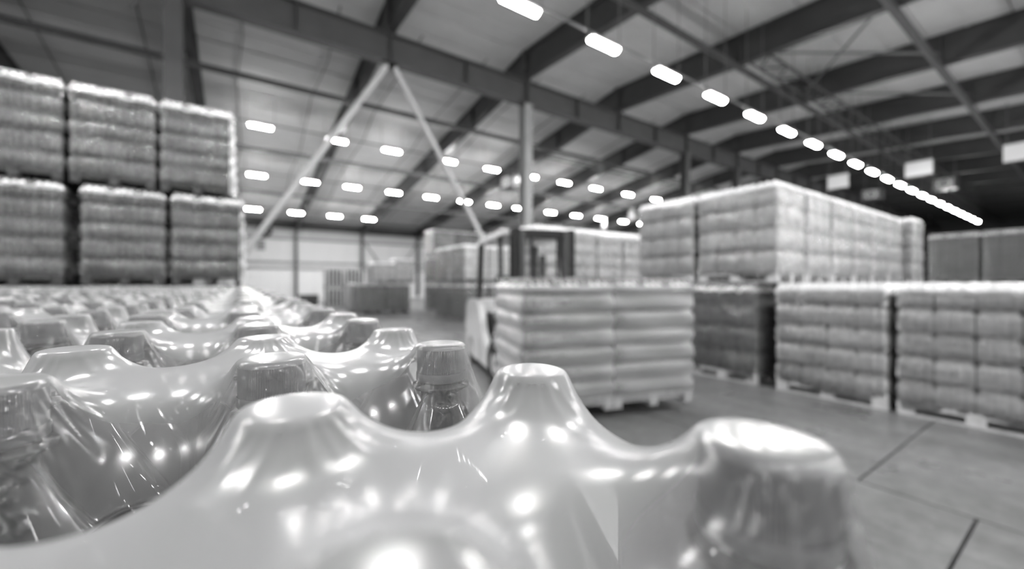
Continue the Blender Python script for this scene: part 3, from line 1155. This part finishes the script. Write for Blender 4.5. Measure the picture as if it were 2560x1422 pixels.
# slatted crates
def crate_stack(label, x, y, n, rz=0):
    t = thing('slatted_crate', label, 'crate', (x, y, n), rz, 'slatted crates by the wall')
    w, d, h = 1.0, 1.0, 1.18
    b = MB().box((0, 0, .07), (w, d, .14)).mesh('crate_base', M['wood'])
    obj('crate_base', b, t)
    sl = MB().box((0, 0, 0), (.105, .025, h - .14)).mesh('slat', M['wood_pale'])
    for k in range(5):
        a = -w / 2 + .06 + k * (w - .12) / 4
        obj('slat', sl, t, (a, -d / 2 + .0125, .14 + (h - .14) / 2))
        obj('slat', sl, t, (a, d / 2 - .0125, .14 + (h - .14) / 2))
        obj('slat', sl, t, (-w / 2 + .0125, a, .14 + (h - .14) / 2), (0, 0, PI / 2))
        obj('slat', sl, t, (w / 2 - .0125, a, .14 + (h - .14) / 2), (0, 0, PI / 2))
    obj('interior_shade', MB().box((0, 0, .6), (w - .2, d - .2, .9)).box((0, 0, 1.08), (w - .4, d - .4, .06)).mesh('interior_shade', M['black']), t)  # black block stands in for the shade inside the crate
    return t
for k in range(2):
    for tier in range(2):
        crate_stack('slatted pale crate, %s, %s of the pair' % (['bottom', 'top'][tier], ['left', 'right'][k]), 5.0 + k * 1.1, 27.6, tier * 1.2)
bn = thing('waste_bin', 'low dark bin near the slatted crates by the wall', 'bin', (3.6, 27.8, 0))
obj('body', MB().box((0, 0, .36), (.95, .7, .72), taper=1.08).mesh('body', M['dark']), bn)
obj('lid', MB().box((0, 0, .76), (1.06, .8, .06)).mesh('lid', M['black']), bn)

# ---------------------------------------------------------------- forklift with a double load
FO, FR = (3.144, 3.125, 0), -math.radians(18.1)
def fxy(x, y):
    c, s_ = math.cos(FR), math.sin(FR)
    return FO[0] + c * x - s_ * y, FO[1] + s_ * x + c * y
LIFT = .12
for s_, nm in ((-1, 'left'), (1, 'right')):
    px, py = fxy(s_ * .516 + .27, .6)
    load('milky wrapped pallet carried on the forklift, %s one of two' % nm, px, py, LIFT, 1.02, 1.2, 7, (1.44 - .144) / 7, 3, 4, 4, 3, 'pack_mid', rz=FR,
         group='double load on the forklift', wrap='stretch_milky', amp=.022, seed=13, split=True)
fk = thing('forklift', 'pale forklift truck carrying two wrapped pallets in the aisle', 'forklift', FO, FR)
# chassis and counterweight as profiled slabs (y back, z up)
ch = MB()
ch.prism([(1.62, .14), (3.0, .14), (3.0, .62), (2.75, .60), (2.5, .42), (2.05, .42), (1.95, .75), (1.72, .80), (1.62, .6)], -.62, .62)
obj('chassis', ch.mesh('chassis', M['forklift']), fk)
cw = MB()
cw.prism([(2.95, .16), (3.75, .16), (4.12, .30), (4.2, .62), (4.14, 1.05), (3.9, 1.20), (3.0, 1.22), (2.92, .9)], -.66, .66)
obj('counterweight', cw.mesh('counterweight', M['forklift']), fk)
fs_ = MB()
for s_ in (-1, 1):
    cv = [(2.95, .60), (2.95, 1.15), (2.80, .95), (2.62, .70), (2.40, .52), (2.1, .46), (2.1, .40), (2.5, .40)]
    fs_.prism(cv, s_ * .60 - .05, s_ * .60 + .05)
obj('side_fender', fs_.mesh('side_fender', M['forklift']), fk)
obj('skirt', MB().box((0, 2.6, .10), (1.2, 2.2, .12)).mesh('skirt', M['black']), fk)
seat = MB()
seat.box((0, 2.9, 1.02), (.5, .5, .12)).prism([(3.1, 1.05), (3.22, 1.05), (3.34, 1.62), (3.24, 1.64)], -.24, .24)
obj('seat', seat.mesh('seat', M['black']), fk)
obj('engine_hood', MB().prism([(2.35, .5), (3.05, .5), (3.05, 1.0), (2.5, .98), (2.38, .8)], -.5, .5).mesh('engine_hood', M['black']), fk)
obj('dashboard', MB().prism([(1.75, .75), (2.05, .75), (2.0, 1.15), (1.82, 1.15)], -.5, .5).mesh('dashboard', M['dark']), fk)
sw = MB()
for k in range(20):
    a, b = 2 * PI * k / 20, 2 * PI * (k + 1) / 20
    f_ = lambda t: (.17 * math.cos(t), 2.28 + .15 * math.sin(t), 1.25 - .07 * math.sin(t))
    sw.tube(f_(a), f_(b), .014, 6)
sw.tube((0, 2.28, 1.25), (0, 2.0, 1.1), .02, 8)
obj('steering_wheel', sw.mesh('steering_wheel', M['black']), fk)
for s_ in (-1, 1):
    for yy, rr, wd in ((1.75, .34, .26), (3.62, .27, .2)):
        wm = MB()
        wx = Matrix.Translation((s_ * .56, yy, rr)) @ Matrix.Rotation(PI / 2, 4, 'Y')
        wm.lathe([(rr * .5, -wd / 2), (rr * .92, -wd / 2), (rr, -wd / 2 + .03), (rr, wd / 2 - .03), (rr * .92, wd / 2), (rr * .5, wd / 2)], 24, xf=wx)
        wo = obj('wheel', wm.mesh('wheel', M['black']), fk)
        hm = MB().lathe([(rr * .5, -wd * .42), (rr * .5, wd * .42)], 16, xf=wx, cap0=True, cap1=True)
        obj('hub', hm.mesh('hub', M['forklift']), wo)
GZ = 2.24
for s_ in (-1, 1):
    obj('guard_post', MB().bar((s_ * .52, 1.85, .8), (s_ * .50, 2.0, GZ), .07, .07).mesh('guard_post', M['dark']), fk)
    obj('guard_post', MB().bar((s_ * .55, 3.35, 1.2), (s_ * .52, 3.3, GZ), .08, .08).mesh('guard_post', M['dark']), fk)
gf = MB()
for s_ in (-1, 1):
    gf.bar((s_ * .52, 1.7, GZ), (s_ * .52, 3.42, GZ), .1, .08)
gf.bar((-.52, 1.7, GZ), (.52, 1.7, GZ), .1, .08, up=(0, 0, 1)).bar((-.52, 3.42, GZ), (.52, 3.42, GZ), .1, .08)
gr = obj('guard_roof', gf.mesh('guard_roof', M['forklift']), fk)
gs = MB().box((0, 0, 0), (1.0, .10, .035)).mesh('roof_bar', M['forklift'])
for k in range(9):
    obj('roof_bar', gs, gr, (0, 1.86 + k * .175, GZ + .03), (math.radians(35), 0, 0))
obj('beacon', MB().lathe([(.06, GZ + .04), (.06, GZ + .14), (.02, GZ + .17)], 12, (.0, 3.3), cap1=True).mesh('beacon', M['white']), fk)
for s_ in (-1, 1):
    obj('mast_upright', MB().ibeam((s_ * .42, 1.50, .1), (s_ * .42, 1.50, 2.27), .16, .10, .025, .02, 0, (0, 1, 0)).mesh('mast_upright', M['black']), fk)
    obj('inner_upright', MB().box((s_ * .33, 1.46, 1.2), (.07, .12, 2.1)).mesh('inner_upright', M['dark']), fk)
    obj('lift_chain', MB().bar((s_ * .2, 1.42, .5), (s_ * .2, 1.42, 2.15), .04, .02, up=(0, 1, 0)).mesh('lift_chain', M['black']), fk)
obj('mast_crossbar', MB().box((0, 1.5, 2.2), (.94, .14, .12)).box((0, 1.5, 1.3), (.94, .08, .10)).mesh('mast_crossbar', M['black']), fk)
obj('lift_cylinder', MB().tube((0, 1.5, .2), (0, 1.5, 1.9), .05, 12).mesh('lift_cylinder', M['dark']), fk)
cg = MB()
for z in (.28, .75):
    cg.box((.2, 1.33, z), (1.9, .07, .12))
for k in range(9):
    cg.box((-.7 + k * .225, 1.31, .85), (.035, .04, 1.1))
cg.box((.2, 1.31, 1.4), (1.86, .05, .06))
obj('load_backrest', cg.mesh('load_backrest', M['dark']), fk)
for a in (-.50, -.06, .58, 1.02):
    fm = MB().box((a, .70, LIFT + .06), (.11, 1.14, .04)).box((a, 1.255, .45), (.11, .045, .75))
    obj('fork', fm.mesh('fork', M['black']), fk)

# ---------------------------------------------------------------- things under the roof
def hanging_sign(label, x, y, z, w, h, facing):
    t = thing('hanging_sign', label, 'sign', (x, y, z), facing, 'hanging white aisle signs')
    obj('panel', MB().box((0, 0, 0), (.04, w, h)).mesh('panel', M['white']), t)
    obj('sign_frame', MB().box((0, 0, h / 2), (.06, w + .04, .04)).box((0, 0, -h / 2), (.06, w + .04, .04)).mesh('sign_frame', M['steel_mid']), t)
    top = roof_z(y) - z + .03
    for s_ in (-1, 1):
        obj('hanger', MB().tube((0, s_ * w * .4, h / 2), (0, s_ * w * .4, top), .012, 6).mesh('hanger', M['steel_mid']), t)
hanging_sign('white hanging aisle sign left of the light row', 34, 10.4, EYE + 6.97, 1.15, .95, 0)
hanging_sign('white hanging aisle sign right of the light row', 34, 6.43, EYE + 6.93, 1.2, .90, 0)
hanging_sign('white hanging aisle sign cut by the right picture edge', 34, 2.55, EYE + 6.93, 1.25, .95, 0)
hanging_sign('small white hanging sign above the block, upper right one', 32.2, 26.5, EYE + 6.75, 1.3, 1.0, -.5)
hanging_sign('small white hanging sign above the block, lower left one', 32.2, 30.1, EYE + 6.4, 1.3, 1.0, -.5)

def unit_heater(label, x, y, z):
    t = thing('unit_heater', label, 'heater', (x, y, z), 0, 'hanging unit heaters')
    obj('body', MB().box((0, 0, 0), (.8, 1.3, .85)).mesh('body', M['dark']), t)
    g = MB()
    for k in range(5):
        g.box((-.43, 0, -.3 + k * .15), (.06, 1.1, .035))
    obj('louvre', g.mesh('louvre', M['white']), t)
    ring = MB().lathe([(.3, -.03), (.36, -.03), (.36, .03), (.3, .03)], 20, xf=Matrix.Translation((-.42, 0, 0)) @ Matrix.Rotation(PI / 2, 4, 'Y'))
    obj('fan_ring', ring.mesh('fan_ring', M['white']), t)
    for s_ in (-1, 1):
        obj('hanger', MB().tube((0, s_ * .5, .42), (0, s_ * .5, roof_z(y) - z + .03), .02, 6).mesh('hanger', M['steel_mid']), t)
unit_heater('dark hanging unit heater with pale louvres left of the lights', 44, 11.1, EYE + 7.40)
unit_heater('dark hanging unit heater right of the light row', 44, 6.9, EYE + 7.46)
unit_heater('dark hanging unit heater left of the pale column', 16.5, 24.6, EYE + 7.35)

# extractor fan and notice on the wall
fan = thing('extractor_fan', 'round black extractor fan high on the far wall', 'fan', (2.0, WV - .02, EYE + 4.9))
fx = Matrix.Rotation(PI / 2, 4, 'X')
obj('fan_ring', MB().lathe([(.42, -.02), (.62, -.02), (.62, .25), (.42, .25)], 24, xf=fx).mesh('fan_ring', M['black']), fan)
bl_ = MB()
for k in range(6):
    bl_.box((0, .22, 0), (.16, .38, .02), xf=fx @ Matrix.Translation((0, 0, .1)) @ Matrix.Rotation(k * PI / 3, 4, 'Z') @ Matrix.Rotation(.5, 4, 'Y'))
obj('fan_blades', bl_.mesh('fan_blades', M['dark']), fan)
obj('hub', MB().lathe([(.09, .04), (.09, .2)], 12, xf=fx, cap0=True, cap1=True).mesh('hub', M['dark']), fan)
nt_ = thing('wall_notice', 'small grey notice plate on the wall under the fan', 'sign', (1.7, WV + .02, EYE + 3.55))
obj('plate', MB().box((0, 0, 0), (.7, .04, .9)).mesh('plate', M['steel_mid']), nt_)
obj('plate_border', MB().box((0, -.02, .42), (.7, .04, .05)).box((0, -.02, -.42), (.7, .04, .05)).mesh('plate_border', M['steel']), nt_)

# loose cable end hanging from the roof beside the girder
cb = MB()
prev = None
for k in range(9):
    p = (-2.78 + .05 * math.sin(k * 1.3), 17.4 + .03 * math.cos(k), roof_z(17.4) + .02 - .16 * k)
    if prev:
        cb.tube(prev, p, .035, 8)
    prev = p
cbo = obj('hanging_cable', cb.mesh('hanging_cable', M['white']))
tag(cbo, 'white cable bundle hanging from the roof above the left stack', 'cable')
